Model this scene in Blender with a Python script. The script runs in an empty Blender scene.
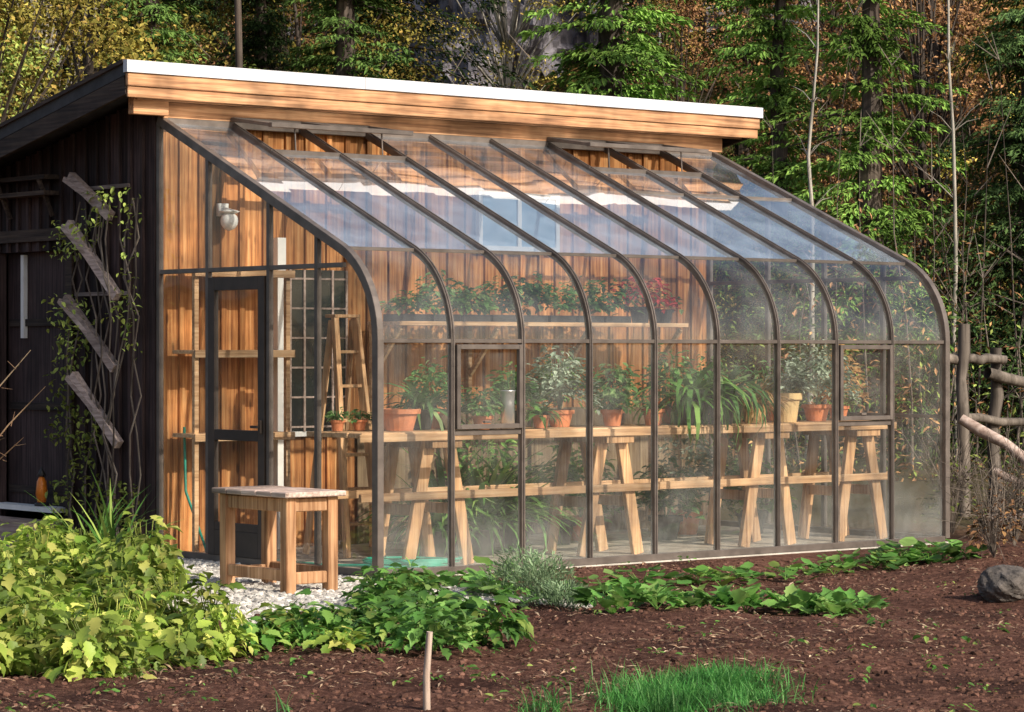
import bpy, math, numpy as np
from mathutils import Vector, Matrix
rng=np.random.default_rng(11)
scene=bpy.context.scene
U=rng.uniform
# ------------------------------------------------------------ site frame
CAM=np.array([-11.724,-15.798,1.6]); FW=np.array([.6337,.7736]); RT=np.array([.7736,-.6337])
def S(r,f,z=0.0):
    p=CAM[:2]+FW*f+RT*r
    return np.array([p[0],p[1],z])
# ------------------------------------------------------------ noise
def vnoise(x,y,s,seed=0):
    x=np.asarray(x,float)/s+1000.3; y=np.asarray(y,float)/s+1000.7
    xi=np.floor(x).astype(np.int64); yi=np.floor(y).astype(np.int64)
    fx=x-xi; fy=y-yi; fx=fx*fx*(3-2*fx); fy=fy*fy*(3-2*fy)
    def h(a,b):
        n=(a*374761393+b*668265263+seed*974711)&0xffffffff
        n=((n^(n>>13))*1274126177)&0xffffffff
        return ((n^(n>>16))&0xffff)/65535.0
    return (h(xi,yi)*(1-fx)+h(xi+1,yi)*fx)*(1-fy)+(h(xi,yi+1)*(1-fx)+h(xi+1,yi+1)*fx)*fy
def H(x,y):
    x=np.asarray(x,float); y=np.asarray(y,float)
    base=(vnoise(x,y,1.3,1)-.5)*.13+(vnoise(x,y,.38,2)-.5)*.055+(vnoise(x,y,.14,3)-.5)*.03
    dx=np.maximum(np.maximum(-.9-x,x-6.3),0); dy=np.maximum(np.maximum(-.25-y,y-9),0)
    m=np.clip(np.hypot(dx,dy)/1.0,0,1); m=m*m*(3-2*m)
    g=np.clip(np.hypot(x+1.3,(y-.6)*.6)/1.0-1.0,0,1)
    far=np.clip((np.hypot(x+3,y+4)-16)/10,0,1)
    return base*m*(.25+.75*g)*(1-far)-.012
# ------------------------------------------------------------ mesh builder
class MB:
    def __init__(s): s.V=[];s.F=[];s.M=[];s.n=0
    def add(s,V,F,m=0):
        V=np.asarray(V,float).reshape(-1,3); F=np.asarray(F,np.int64)
        s.V.append(V); s.F.append(F+s.n); s.M.append(np.full(len(F),m)); s.n+=len(V)
    def box(s,x0,x1,y0,y1,z0,z1,m=0):
        V=[(x,y,z) for z in(z0,z1) for y in(y0,y1) for x in(x0,x1)]
        s.add(V,[(0,2,3,1),(4,5,7,6),(0,1,5,4),(2,6,7,3),(0,4,6,2),(1,3,7,5)],m)
    def beam(s,p0,p1,w,h,m=0,up=(0,0,1)):
        p0=np.array(p0,float);p1=np.array(p1,float);d=p1-p0;d/=np.linalg.norm(d)
        up=np.array(up,float); a=np.cross(d,up)
        if np.linalg.norm(a)<1e-4: a=np.cross(d,(1,0,0))
        a/=np.linalg.norm(a); b=np.cross(a,d)
        V=[p+a*i*w/2+b*j*h/2 for p in(p0,p1) for j in(-1,1) for i in(-1,1)]
        s.add(V,[(0,2,3,1),(4,5,7,6),(0,1,5,4),(2,6,7,3),(0,4,6,2),(1,3,7,5)],m)
    def tube(s,P,R,n=8,m=0,cap=True):
        P=np.array(P,float); k=len(P); R=np.broadcast_to(R,(k,)).astype(float)
        T=np.gradient(P,axis=0); T/=np.linalg.norm(T,axis=1)[:,None]+1e-9
        ref=np.array([0,0,1.]) if abs(T[0][2])<.9 else np.array([1.,0,0])
        A=np.cross(T,ref); A/=np.linalg.norm(A,axis=1)[:,None]+1e-9; B=np.cross(T,A)
        th=np.arange(n)*2*math.pi/n
        V=P[:,None,:]+R[:,None,None]*(np.cos(th)[None,:,None]*A[:,None,:]+np.sin(th)[None,:,None]*B[:,None,:])
        F=[(i*n+j,i*n+(j+1)%n,(i+1)*n+(j+1)%n,(i+1)*n+j) for i in range(k-1) for j in range(n)]
        s.add(V.reshape(-1,3),F,m)
        if cap and n==8:
            s.add(V[-1],[(0,1,2,3),(0,3,4,7),(4,5,6,7)],m)
    def lathe(s,prof,c,n=20,m=0):
        th=np.arange(n)*2*math.pi/n; c=np.array(c,float)
        V=np.array([[r*math.cos(t),r*math.sin(t),z] for r,z in prof for t in th])+c
        k=len(prof)
        s.add(V,[(i*n+j,i*n+(j+1)%n,(i+1)*n+(j+1)%n,(i+1)*n+j) for i in range(k-1) for j in range(n)],m)
    def scat(s,tpl,R,T,m=0):
        tv,tf=tpl; N=len(T); 
        if N==0: return
        V=np.einsum('nij,vj->nvi',R,tv)+T[:,None,:]
        F=(tf[None]+(np.arange(N)*len(tv))[:,None,None]).reshape(-1,tf.shape[1])
        s.add(V.reshape(-1,3),F,m)
    def build(s,name,mats,parent=None,smooth=False,bevel=0,mesh_only=False):
        V=np.concatenate(s.V); me=bpy.data.meshes.new(name)
        me.vertices.add(len(V)); me.vertices.foreach_set('co',V.astype(np.float32).ravel())
        loops=np.concatenate([f.ravel() for f in s.F]); tot=np.concatenate([np.full(len(f),f.shape[1]) for f in s.F])
        st=np.concatenate([[0],np.cumsum(tot)[:-1]])
        me.loops.add(len(loops)); me.loops.foreach_set('vertex_index',loops.astype(np.int32))
        me.polygons.add(len(tot)); me.polygons.foreach_set('loop_start',st.astype(np.int32))
        me.polygons.foreach_set('material_index',np.concatenate(s.M).astype(np.int32))
        me.polygons.foreach_set('use_smooth',np.full(len(tot),smooth))
        me.update(calc_edges=True)
        for m in (mats if isinstance(mats,list) else [mats]): me.materials.append(m)
        if mesh_only: return me
        return obj(name,me,parent,bevel)
def obj(name,me,parent=None,bevel=0,loc=(0,0,0),rz=0,sc=1):
    o=bpy.data.objects.new(name,me); scene.collection.objects.link(o)
    o.location=loc; o.rotation_euler=(0,0,rz); o.scale=(sc,)*3 if np.isscalar(sc) else sc
    if parent: o.parent=parent
    if bevel:
        b=o.modifiers.new('bev','BEVEL'); b.width=bevel; b.segments=1; b.limit_method='ANGLE'
    return o
def empty(name,loc=(0,0,0)):
    return obj(name,None,loc=loc)
def rot(yaw,pitch,roll,sc):
    yaw,pitch,roll,sc=[np.asarray(a,float)+0*np.asarray(yaw,float) for a in(yaw,pitch,roll,sc)]
    cy,sy,cp,sp,cr,sr=np.cos(yaw),np.sin(yaw),np.cos(pitch),np.sin(pitch),np.cos(roll),np.sin(roll)
    z=0*cy;o=z+1
    M=lambda r: np.array(r).transpose(2,0,1)
    Rz=M([[cy,-sy,z],[sy,cy,z],[z,z,o]]);Rx=M([[o,z,z],[z,cp,-sp],[z,sp,cp]]);Ry=M([[cr,z,sr],[z,o,z],[-sr,z,cr]])
    return Rz@Rx@Ry*sc[:,None,None]
A=np.array
LEAF=(A([[0,0,0],[.27,.35,.07],[0,.5,-.02],[.2,.75,0],[0,1,-.18],[-.27,.35,.07],[-.2,.75,0]],float),A([[0,1,2],[2,1,3],[2,3,4],[0,2,5],[2,6,5],[2,4,6]]))
# serrated leaf with a curled outline
BIG=(A([[0,0,0],[.24,.14,.05],[.22,.27,.05],[.36,.40,.04],[.27,.52,.04],[.33,.66,-.02],[.16,.78,-.06],[0,1.05,-.25],[-.24,.14,.05],[-.22,.27,.05],[-.36,.40,.04],[-.27,.52,.04],[-.33,.66,-.02],[-.16,.78,-.06],[0,.3,-.02],[0,.6,-.06]],float),
 A([[0,1,14],[1,2,14],[2,3,14],[3,4,15],[14,3,15],[4,5,15],[5,6,15],[6,7,15],[0,14,8],[8,14,9],[9,14,10],[10,15,11],[14,15,10],[11,15,12],[12,15,13],[13,15,7]]))
a8=np.arange(8)*math.pi/4
RND=(np.vstack([[[0,.5,-.08]],np.stack([.5*np.sin(a8),.5-.5*np.cos(a8),.05*np.cos(a8*3)],1)]),A([[0,i+1,(i+1)%8+1] for i in range(8)]))
DIA=(A([[0,0,0],[.2,.5,0.03],[0,1,-.1],[-.2,.5,0.03]],float),A([[0,1,2,3]]))
SPR=(A([[0,0,0],[.15,.45,0.02],[0,1,-.22],[-.15,.45,0.02]],float),A([[0,1,2,3]]))
def strap(w,curl,n=5):
    V=[];F=[]
    for i in range(n+1):
        t=i/n; y=math.sin(t*curl)/curl; z=-(1-math.cos(t*curl))/curl; ww=w*(1-t**2.2)+w*.05
        V+=[(-ww,y,z),(ww,y,z)]
    for i in range(n): F.append((2*i,2*i+1,2*i+3,2*i+2))
    return A(V,float),A(F)
p=(1+5**.5)/2
ICO=(A([[-1,p,0],[1,p,0],[-1,-p,0],[1,-p,0],[0,-1,p],[0,1,p],[0,-1,-p],[0,1,-p],[p,0,-1],[p,0,1],[-p,0,-1],[-p,0,1]])/1.9,
 A([[0,11,5],[0,5,1],[0,1,7],[0,7,10],[0,10,11],[1,5,9],[5,11,4],[11,10,2],[10,7,6],[7,1,8],[3,9,4],[3,4,2],[3,2,6],[3,6,8],[3,8,9],[4,9,5],[2,4,11],[6,2,10],[8,6,7],[9,8,1]]))
def icov():
    return (ICO[0]*U(.7,1.25,(12,1)),ICO[1])
def rocks(mb,T,sz,m=0,flat=.6):
    k=6; idx=np.arange(len(T))%k
    for i in range(k):
        q=idx==i; n=q.sum()
        if n: 
            R=rot(U(0,6.3,n),U(-.4,.4,n),U(-.4,.4,n),sz[q]); R=R*A([1,1,flat])[None,None,:]
            mb.scat(icov(),R,T[q],m)
# ------------------------------------------------------------ materials
def nt(name):
    m=bpy.data.materials.new(name); m.use_nodes=True; t=m.node_tree; t.nodes.clear()
    return m,t,lambda k,**kw:_n(t,k,kw)
def _n(t,k,kw):
    n=t.nodes.new(k)
    for a,b in kw.items():
        if a.startswith('i_'): 
            key=a[2:].replace('_',' '); n.inputs[int(key) if key.isdigit() else key].default_value=b
        else: setattr(n,a,b)
    return n
def ramp(N,stops):
    r=N('ShaderNodeValToRGB'); e=r.color_ramp.elements
    e[0].position=stops[0][0]; e[0].color=(*stops[0][1],1); e[1].position=stops[-1][0]; e[1].color=(*stops[-1][1],1)
    for p_,c in stops[1:-1]:
        x=e.new(p_); x.color=(*c,1)
    return r
def mixc(t,N,kind,fac,a,b):
    m=N('ShaderNodeMix',data_type='RGBA',blend_type=kind)
    for s,v in ((0,fac),(6,a),(7,b)):
        if isinstance(v,bpy.types.NodeSocket): t.links.new(v,m.inputs[s])
        elif s==0: m.inputs[0].default_value=v
        else: m.inputs[s].default_value=(*v,1)
    return m.outputs[2]
def wood(name,dark,mid,light,axis='z',scale=1.0,rough=.75,var=.45,knots=False,stain=.4):
    m,t,N=nt(name); L=t.links.new
    tc=N('ShaderNodeTexCoord'); mp=N('ShaderNodeMapping')
    sc=[42*scale]*3; sc['xyz'.index(axis)]=1.6*scale; mp.inputs['Scale'].default_value=sc
    isl=N('ShaderNodeNewGeometry')
    off=N('ShaderNodeVectorMath',operation='SCALE'); L(isl.outputs['Random Per Island'],off.inputs['Scale']); off.inputs[0].default_value=(37,53,71)
    ad=N('ShaderNodeVectorMath',operation='ADD'); L(tc.outputs['Object'],mp.inputs[0]); L(mp.outputs[0],ad.inputs[0]); L(off.outputs[0],ad.inputs[1])
    n1=N('ShaderNodeTexNoise',i_Scale=1.0,i_Detail=4.0,i_Roughness=.6); L(ad.outputs[0],n1.inputs['Vector'])
    r=ramp(N,[(.28,dark),(.5,mid),(.74,light)]); L(n1.outputs[0],r.inputs[0])
    n2=N('ShaderNodeTexNoise',i_Scale=1.9,i_Detail=3.0,i_Roughness=.6); L(tc.outputs['Object'],n2.inputs['Vector'])
    mr=N('ShaderNodeMapRange',i_3=1-var,i_4=1+var*.5); L(isl.outputs['Random Per Island'],mr.inputs[0])
    vm=N('ShaderNodeVectorMath',operation='SCALE'); L(r.outputs[0],vm.inputs[0]); L(mr.outputs[0],vm.inputs['Scale'])
    mr2=N('ShaderNodeMapRange',i_1=.35,i_2=.65,i_3=1-stain,i_4=1.12); L(n2.outputs[0],mr2.inputs[0])
    vm2=N('ShaderNodeVectorMath',operation='SCALE'); L(vm.outputs[0],vm2.inputs[0]); L(mr2.outputs[0],vm2.inputs['Scale'])
    col=vm2.outputs[0]
    if knots:
        mk=N('ShaderNodeMapping'); ks=[9,9,9]; ks['xyz'.index(axis)]=2.6; mk.inputs['Scale'].default_value=ks; L(tc.outputs['Object'],mk.inputs[0])
        vo=N('ShaderNodeTexVoronoi',i_Scale=1.0); L(mk.outputs[0],vo.inputs['Vector'])
        kr=ramp(N,[(.08,(.25,.2,.18)),(.17,(1,1,1))]); L(vo.outputs['Distance'],kr.inputs[0])
        col=mixc(t,N,'MULTIPLY',.85,col,kr.outputs[0])
    b=N('ShaderNodeBsdfPrincipled',i_Roughness=rough); L(col,b.inputs[0]); b.inputs['Specular IOR Level'].default_value=.25
    bp=N('ShaderNodeBump',i_Strength=.4,i_Distance=.008); L(n1.outputs[0],bp.inputs['Height']); L(bp.outputs[0],b.inputs['Normal'])
    o=N('ShaderNodeOutputMaterial'); L(b.outputs[0],o.inputs[0]); return m
def leafm(name,c1,c2,trans=.35,ns=3.0,rough=.5,spec=.3,c3=None,far=False):
    m,t,N=nt(name); L=t.links.new
    g=N('ShaderNodeNewGeometry'); tc=N('ShaderNodeTexCoord')
    st=[(0,c1),(.7,c2)]+([(1,c3)] if c3 else [(1,c2)])
    r=ramp(N,st); L(g.outputs['Random Per Island'],r.inputs[0])
    n=N('ShaderNodeTexNoise',i_Scale=ns,i_Detail=0.0 if far else 1.0); L(tc.outputs['Object'],n.inputs['Vector'])
    mr=N('ShaderNodeMapRange',i_1=.35,i_2=.65,i_3=.5,i_4=1.35); L(n.outputs[0],mr.inputs[0])
    fac=mr.outputs[0]
    o=N('ShaderNodeOutputMaterial')
    if far:
        oi=N('ShaderNodeObjectInfo'); mo=N('ShaderNodeMapRange',i_3=.5,i_4=1.5); L(oi.outputs['Random'],mo.inputs[0])
        mm=N('ShaderNodeMath',operation='MULTIPLY'); L(fac,mm.inputs[0]); L(mo.outputs[0],mm.inputs[1]); fac=mm.outputs[0]
    v=N('ShaderNodeVectorMath',operation='SCALE'); L(r.outputs[0],v.inputs[0]); L(fac,v.inputs['Scale'])
    if far:
        b=N('ShaderNodeBsdfDiffuse'); L(v.outputs[0],b.inputs[0]); L(b.outputs[0],o.inputs[0]); return m
    b=N('ShaderNodeBsdfPrincipled',i_Roughness=rough); b.inputs['Specular IOR Level'].default_value=spec
    L(v.outputs[0],b.inputs[0])
    tr=N('ShaderNodeBsdfTranslucent'); L(v.outputs[0],tr.inputs[0])
    mx=N('ShaderNodeMixShader'); mx.inputs[0].default_value=trans; L(b.outputs[0],mx.inputs[1]); L(tr.outputs[0],mx.inputs[2])
    L(mx.outputs[0],o.inputs[0]); return m
def plain(name,c,rough=.6,metal=0,var=.3,ns=8.0,bump=.2,spec=.4):
    m,t,N=nt(name); L=t.links.new
    tc=N('ShaderNodeTexCoord'); n=N('ShaderNodeTexNoise',i_Scale=ns,i_Detail=5.0,i_Roughness=.6); L(tc.outputs['Object'],n.inputs['Vector'])
    c=A(c); r=ramp(N,[(.3,tuple(c*(1-var))),(.7,tuple(np.minimum(c*(1+var),1)))]); L(n.outputs[0],r.inputs[0])
    g=N('ShaderNodeNewGeometry'); mr=N('ShaderNodeMapRange',i_3=1-var*.7,i_4=1+var*.7); L(g.outputs['Random Per Island'],mr.inputs[0])
    v=N('ShaderNodeVectorMath',operation='SCALE'); L(r.outputs[0],v.inputs[0]); L(mr.outputs[0],v.inputs['Scale'])
    b=N('ShaderNodeBsdfPrincipled',i_Roughness=rough,i_Metallic=metal); b.inputs['Specular IOR Level'].default_value=spec; L(v.outputs[0],b.inputs[0])
    bp=N('ShaderNodeBump',i_Strength=bump,i_Distance=.02); L(n.outputs[0],bp.inputs['Height']); L(bp.outputs[0],b.inputs['Normal'])
    o=N('ShaderNodeOutputMaterial'); L(b.outputs[0],o.inputs[0]); return m
def glass(name,f0=.08,dust_haze=.05,dmax=.15,tint=(.95,.96,.95),dcol=(.72,.75,.72),low=None):
    m,t,N=nt(name); L=t.links.new
    lw=N('ShaderNodeLayerWeight',i_Blend=.5)
    pw=N('ShaderNodeMath',operation='POWER',i_1=4.0); L(lw.outputs['Facing'],pw.inputs[0])
    ma=N('ShaderNodeMath',operation='MULTIPLY_ADD',i_1=1-f0,i_2=f0); L(pw.outputs[0],ma.inputs[0])
    tr=N('ShaderNodeBsdfTransparent'); tr.inputs[0].default_value=(*tint,1)
    gl=N('ShaderNodeBsdfGlossy',i_Roughness=.02); gl.inputs[0].default_value=(1,1,1,1)
    tc=N('ShaderNodeTexCoord'); n=N('ShaderNodeTexNoise',i_Scale=2.2,i_Detail=4.0,i_Roughness=.65); L(tc.outputs['Object'],n.inputs['Vector'])
    bn=N('ShaderNodeTexNoise',i_Scale=1.3,i_Detail=0.0); L(tc.outputs['Object'],bn.inputs['Vector'])
    bp=N('ShaderNodeBump',i_Strength=.15,i_Distance=.05); L(bn.outputs[0],bp.inputs['Height']); L(bp.outputs[0],gl.inputs['Normal'])
    mr=N('ShaderNodeMapRange',i_1=.38,i_2=.68,i_3=dust_haze,i_4=dmax); L(n.outputs[0],mr.inputs[0]); fac=mr.outputs[0]
    if low: # front: grime toward the lower edge; roof: painted whitish sky-reflection haze
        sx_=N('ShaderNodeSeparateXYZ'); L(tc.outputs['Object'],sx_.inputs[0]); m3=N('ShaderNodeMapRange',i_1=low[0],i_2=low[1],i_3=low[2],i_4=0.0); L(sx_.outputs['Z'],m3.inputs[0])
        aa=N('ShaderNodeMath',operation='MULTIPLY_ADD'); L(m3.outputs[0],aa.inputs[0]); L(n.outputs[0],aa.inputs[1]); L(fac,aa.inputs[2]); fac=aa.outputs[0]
    df=N('ShaderNodeBsdfDiffuse'); df.inputs[0].default_value=(*dcol,1)
    m1=N('ShaderNodeMixShader'); L(fac,m1.inputs[0]); L(tr.outputs[0],m1.inputs[1]); L(df.outputs[0],m1.inputs[2])
    m2=N('ShaderNodeMixShader'); L(ma.outputs[0],m2.inputs[0]); L(m1.outputs[0],m2.inputs[1]); L(gl.outputs[0],m2.inputs[2])
    o=N('ShaderNodeOutputMaterial'); L(m2.outputs[0],o.inputs[0]); return m
cedarz=wood('cedar_v',(.22,.065,.02),(.60,.25,.08),(.86,.47,.2),'z',var=.62,knots=True,stain=.5)
cedarx=wood('cedar_h',(.2,.10,.055),(.5,.26,.13),(.72,.44,.25),'x',var=.3,stain=.55)
benchx=wood('bench_wood',(.34,.18,.09),(.64,.39,.21),(.82,.58,.36),'x',var=.4,stain=.5)
benchz=wood('leg_wood',(.32,.16,.08),(.62,.36,.18),(.80,.54,.32),'z',var=.4,stain=.5)
greyx=wood('weathered',(.24,.17,.14),(.5,.37,.31),(.7,.56,.48),'y',var=.35)
stoolz=wood('stool_wood',(.25,.11,.05),(.52,.28,.14),(.70,.44,.26),'z',var=.35)
darkz=wood('dark_siding',(.022,.014,.015),(.06,.038,.036),(.12,.075,.068),'z',var=.65)
darky=wood('dark_trim',(.025,.018,.016),(.065,.045,.036),(.12,.085,.06),'y')
slatm=wood('slat_wood',(.22,.16,.14),(.48,.37,.32),(.68,.55,.48),'y')
barkm=wood('bark',(.03,.022,.018),(.08,.06,.048),(.16,.125,.1),'z',scale=.3)
birchm=wood('birch_bark',(.16,.13,.1),(.42,.38,.32),(.6,.56,.5),'z',scale=.2)
twigm=wood('twig',(.07,.055,.045),(.17,.135,.11),(.3,.25,.2),'z',scale=.3)
logm=wood('driftwood',(.24,.16,.13),(.45,.34,.29),(.62,.5,.45),'x',scale=.5)
fencem=wood('fence_wood',(.07,.055,.045),(.17,.14,.115),(.3,.25,.21),'z',scale=.5)
framem=plain('bronze_frame',(.125,.103,.09),.42,.25,var=.3,bump=.05)
doorm=plain('door_dark',(.04,.028,.022),.5,0,var=.3,bump=.1)
metalw=plain('roof_flashing',(.58,.585,.62),.5,.1,var=.14,ns=3,bump=.05)
roofm=plain('roofing',(.05,.05,.052),.8)
whitem=plain('white_paint',(.78,.76,.72),.6,var=.08,bump=.05)
concm=plain('concrete',(.5,.46,.4),.9,var=.25)
floorm=plain('greenhouse_floor',(.33,.28,.22),.9,var=.45,ns=5)
terram=plain('terracotta',(.5,.18,.08),.8,var=.25)
tanpot=plain('tan_pot',(.6,.42,.2),.7,var=.2)
blackp=plain('black_plastic',(.03,.027,.025),.45)
silverm=plain('galvanised',(.62,.63,.65),.3,.8,var=.1)
pottsoil=plain('potting_soil',(.04,.027,.02),.95)
hosem=plain('green_hose',(.02,.3,.2),.4)
orangem=plain('orange_glass',(.85,.22,.02),.3)
rockm=plain('field_rock',(.10,.085,.075),.9,var=.6,ns=3,bump=.8)
palerock=plain('pale_rock',(.5,.46,.4),.9,var=.3,ns=10)
gravm=plain('gravel',(.46,.43,.39),.9,var=.55,ns=20)
clodm=plain('soil_clod',(.11,.056,.04),.95,var=.6,ns=12,bump=.6,spec=.1)
strawm=leafm('straw',(.15,.08,.05),(.40,.26,.16),.1,c3=(.6,.45,.3))
gl_front=glass('glass_front',.06,.015,.09,low=(0,.55,.2))
gl_roof=glass('glass_roof',.32,.07,.28,(.93,.96,.98),(.62,.73,.85),low=(2.32,3.0,.34))  # bluish-white film on dusty panes, painted to imitate the sky reflection
gl_end=glass('glass_end',.04,.015,.05)
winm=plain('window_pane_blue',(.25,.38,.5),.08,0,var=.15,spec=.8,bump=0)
darkglass=plain('dark_pane',(.02,.022,.022),.1,0,var=.2,spec=.8,bump=0)
lime=leafm('leaf_lime',(.16,.27,.035),(.36,.46,.08),.35,2.2,c3=(.62,.6,.16),spec=.35)
green=leafm('leaf_green',(.07,.18,.03),(.15,.32,.06),.35,3.0,c3=(.34,.42,.10))
brightg=leafm('leaf_bright',(.10,.26,.05),(.2,.40,.09),.35,3.0,c3=(.36,.52,.15))
dkleaf=leafm('leaf_dark',(.025,.05,.02),(.08,.13,.04),.2,4.0,far=True)
silv=leafm('leaf_silver',(.2,.28,.19),(.4,.47,.35),.2,4.0)
indoor=leafm('leaf_indoor',(.06,.17,.045),(.15,.32,.09),.4,4.0,c3=(.35,.45,.2))
redl=leafm('leaf_red',(.4,.03,.03),(.65,.08,.08),.3)
dryl=leafm('leaf_dry',(.5,.28,.10),(.7,.45,.2),.4)
grassm=leafm('grass',(.05,.2,.04),(.12,.36,.08),.4,5.0,c3=(.2,.42,.12))
# ------------------------------------------------------------ world / light / camera
w=bpy.data.worlds.new('World'); scene.world=w; w.use_nodes=True
bg=w.node_tree.nodes['Background']; sk=w.node_tree.nodes.new('ShaderNodeTexSky'); sk.sky_type='NISHITA'; sk.sun_disc=False
sx,sy=.18,-1.0; el=math.radians(32); l=math.hypot(sx,sy)
sk.sun_elevation=el; sk.sun_rotation=math.atan2(sx,sy); sk.dust_density=3.0
w.node_tree.links.new(sk.outputs[0],bg.inputs[0]); bg.inputs[1].default_value=.15
sd=bpy.data.lights.new('sun','SUN'); sd.energy=5.0; sd.angle=math.radians(.5); sd.color=(1,.92,.79)
so=bpy.data.objects.new('sun',sd); scene.collection.objects.link(so)
so.rotation_euler=Vector((sx/l*math.cos(el),sy/l*math.cos(el),math.sin(el))).to_track_quat('Z','Y').to_euler()
cd=bpy.data.cameras.new('camera'); co=bpy.data.objects.new('camera',cd); scene.collection.objects.link(co)
co.location=CAM; fwd=Vector((FW[0],FW[1],-6/2800)); co.rotation_euler=fwd.to_track_quat('-Z','Y').to_euler()
cd.sensor_width=36; cd.lens=2800/1024*36; cd.clip_end=2000; scene.camera=co
scene.view_settings.view_transform='Standard'; scene.view_settings.look='None'; scene.view_settings.exposure=0
# ------------------------------------------------------------ ground
xs=np.concatenate([[-600,-200,-80,-40,-25,-16],np.arange(-11,8,.045),[10,13,18,26,40,80,200,600]])
ys=np.concatenate([[-600,-200,-80,-40,-25,-17],np.arange(-12,3,.045),[5,8,12,18,26,40,80,200,600]])
X,Y=np.meshgrid(xs,ys); Z=H(X,Y)
nx,ny=len(xs),len(ys); idx=np.arange(nx*ny).reshape(ny,nx)
F=np.stack([idx[:-1,:-1],idx[:-1,1:],idx[1:,1:],idx[1:,:-1]],-1).reshape(-1,4)
m,t,N=nt('garden_soil'); L=t.links.new
tc=N('ShaderNodeTexCoord')
n1=N('ShaderNodeTexNoise',i_Scale=22.0,i_Detail=7.0,i_Roughness=.8); n2=N('ShaderNodeTexNoise',i_Scale=.9,i_Detail=4.0); n3=N('ShaderNodeTexNoise',i_Scale=80.0,i_Detail=3.0,i_Roughness=.7)
for n in(n1,n2,n3): L(tc.outputs['Object'],n.inputs['Vector'])
r1=ramp(N,[(.3,(.022,.011,.009)),(.5,(.105,.052,.038)),(.7,(.27,.155,.115))]); L(n1.outputs[0],r1.inputs[0])
r2=ramp(N,[(.35,(.5,.45,.45)),(.65,(1.3,1.2,1.15))]); L(n2.outputs[0],r2.inputs[0])
c=mixc(t,N,'MULTIPLY',1.0,r1.outputs[0],r2.outputs[0])
ps=N('ShaderNodeNewGeometry'); dt=N('ShaderNodeVectorMath',operation='DOT_PRODUCT'); dt.inputs[1].default_value=(FW[0],FW[1],0); L(ps.outputs['Position'],dt.inputs[0])
mr=N('ShaderNodeMapRange',i_1=3.5,i_2=7.0); L(dt.outputs['Value'],mr.inputs[0])
r3=ramp(N,[(.35,(.03,.045,.015)),(.55,(.11,.08,.045)),(.7,(.09,.12,.04))]); L(n1.outputs[0],r3.inputs[0])
c=mixc(t,N,'MIX',mr.outputs[0],c,r3.outputs[0])
b=N('ShaderNodeBsdfPrincipled',i_Roughness=.95); b.inputs['Specular IOR Level'].default_value=.1; L(c,b.inputs[0])
sm=N('ShaderNodeMath',operation='MULTIPLY_ADD',i_1=.4); L(n3.outputs[0],sm.inputs[0]); L(n1.outputs[0],sm.inputs[2])
bp=N('ShaderNodeBump',i_Strength=.9,i_Distance=.025); L(sm.outputs[0],bp.inputs['Height']); L(bp.outputs[0],b.inputs['Normal'])
o=N('ShaderNodeOutputMaterial'); L(b.outputs[0],o.inputs[0]); soilm=m
g=MB(); g.add(np.stack([X,Y,Z],-1).reshape(-1,3),F); g.build('ground',soilm,smooth=True)
# hillside
m,t,N=nt('forest_hillside'); L=t.links.new
tc=N('ShaderNodeTexCoord'); n1=N('ShaderNodeTexNoise',i_Scale=1.6,i_Detail=6.0,i_Roughness=.75); n2=N('ShaderNodeTexNoise',i_Scale=.12,i_Detail=3.0)
L(tc.outputs['Object'],n1.inputs['Vector']);L(tc.outputs['Object'],n2.inputs['Vector'])
r1=ramp(N,[(.35,(.012,.012,.010)),(.5,(.06,.055,.03)),(.6,(.2,.12,.06)),(.72,(.16,.15,.05))]); L(n1.outputs[0],r1.inputs[0])
r2=ramp(N,[(.4,(.6,.7,.55)),(.6,(1.5,1.1,.85))]); L(n2.outputs[0],r2.inputs[0])
c=mixc(t,N,'MULTIPLY',1.0,r1.outputs[0],r2.outputs[0]); b=N('ShaderNodeBsdfDiffuse'); L(c,b.inputs[0])
bp=N('ShaderNodeBump',i_Strength=1.0,i_Distance=.5); L(n1.outputs[0],bp.inputs['Height']); L(bp.outputs[0],b.inputs['Normal'])
o=N('ShaderNodeOutputMaterial'); L(b.outputs[0],o.inputs[0]); hillm=m
rr=np.arange(-130,131,1.5); ff=np.arange(44,190,1.5); R_,F_=np.meshgrid(rr,ff)
def hillz(r,f):
    t_=np.clip(f-46,0,200)
    return t_*.27+np.where(t_>0,(vnoise(r,f,9,5)-.5)*5*np.clip(t_/15,0,1)+(vnoise(r,f,3,6)-.5)*1.6*np.clip(t_/8,0,1),0)-.4
Zh=hillz(R_,F_); P=CAM[:2]+R_[...,None]*RT+F_[...,None]*FW
idx=np.arange(R_.size).reshape(R_.shape)
g=MB(); g.add(np.concatenate([P,Zh[...,None]],-1).reshape(-1,3),np.stack([idx[:-1,:-1],idx[:-1,1:],idx[1:,1:],idx[1:,:-1]],-1).reshape(-1,4))
g.build('hillside',hillm,smooth=True)
# cliff
rr=np.linspace(-8,9,150); zz=np.linspace(0,30,170); R_,Z_=np.meshgrid(rr,zz)
st=(vnoise(R_*1.0,Z_*.5,3.5,8)-.5)*4.5+np.round((vnoise(R_*1.4,Z_*.6,1.2,9)-.5)*5)/5*2.2+(vnoise(R_,Z_*.7,.35,10)-.5)*.9
F_=74+Z_*.25+st+((R_-.5)/9)**2*5
P=CAM[:2]+R_[...,None]*RT+F_[...,None]*FW
g=MB(); idx=np.arange(R_.size).reshape(R_.shape)
g.add(np.concatenate([P,Z_[...,None]],-1).reshape(-1,3),np.stack([idx[:-1,:-1],idx[:-1,1:],idx[1:,1:],idx[1:,:-1]],-1).reshape(-1,4))
g.build('rock_cliff',plain('cliff_rock',(.14,.13,.145),.9,var=.85,ns=1.6,bump=1.0))
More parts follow.
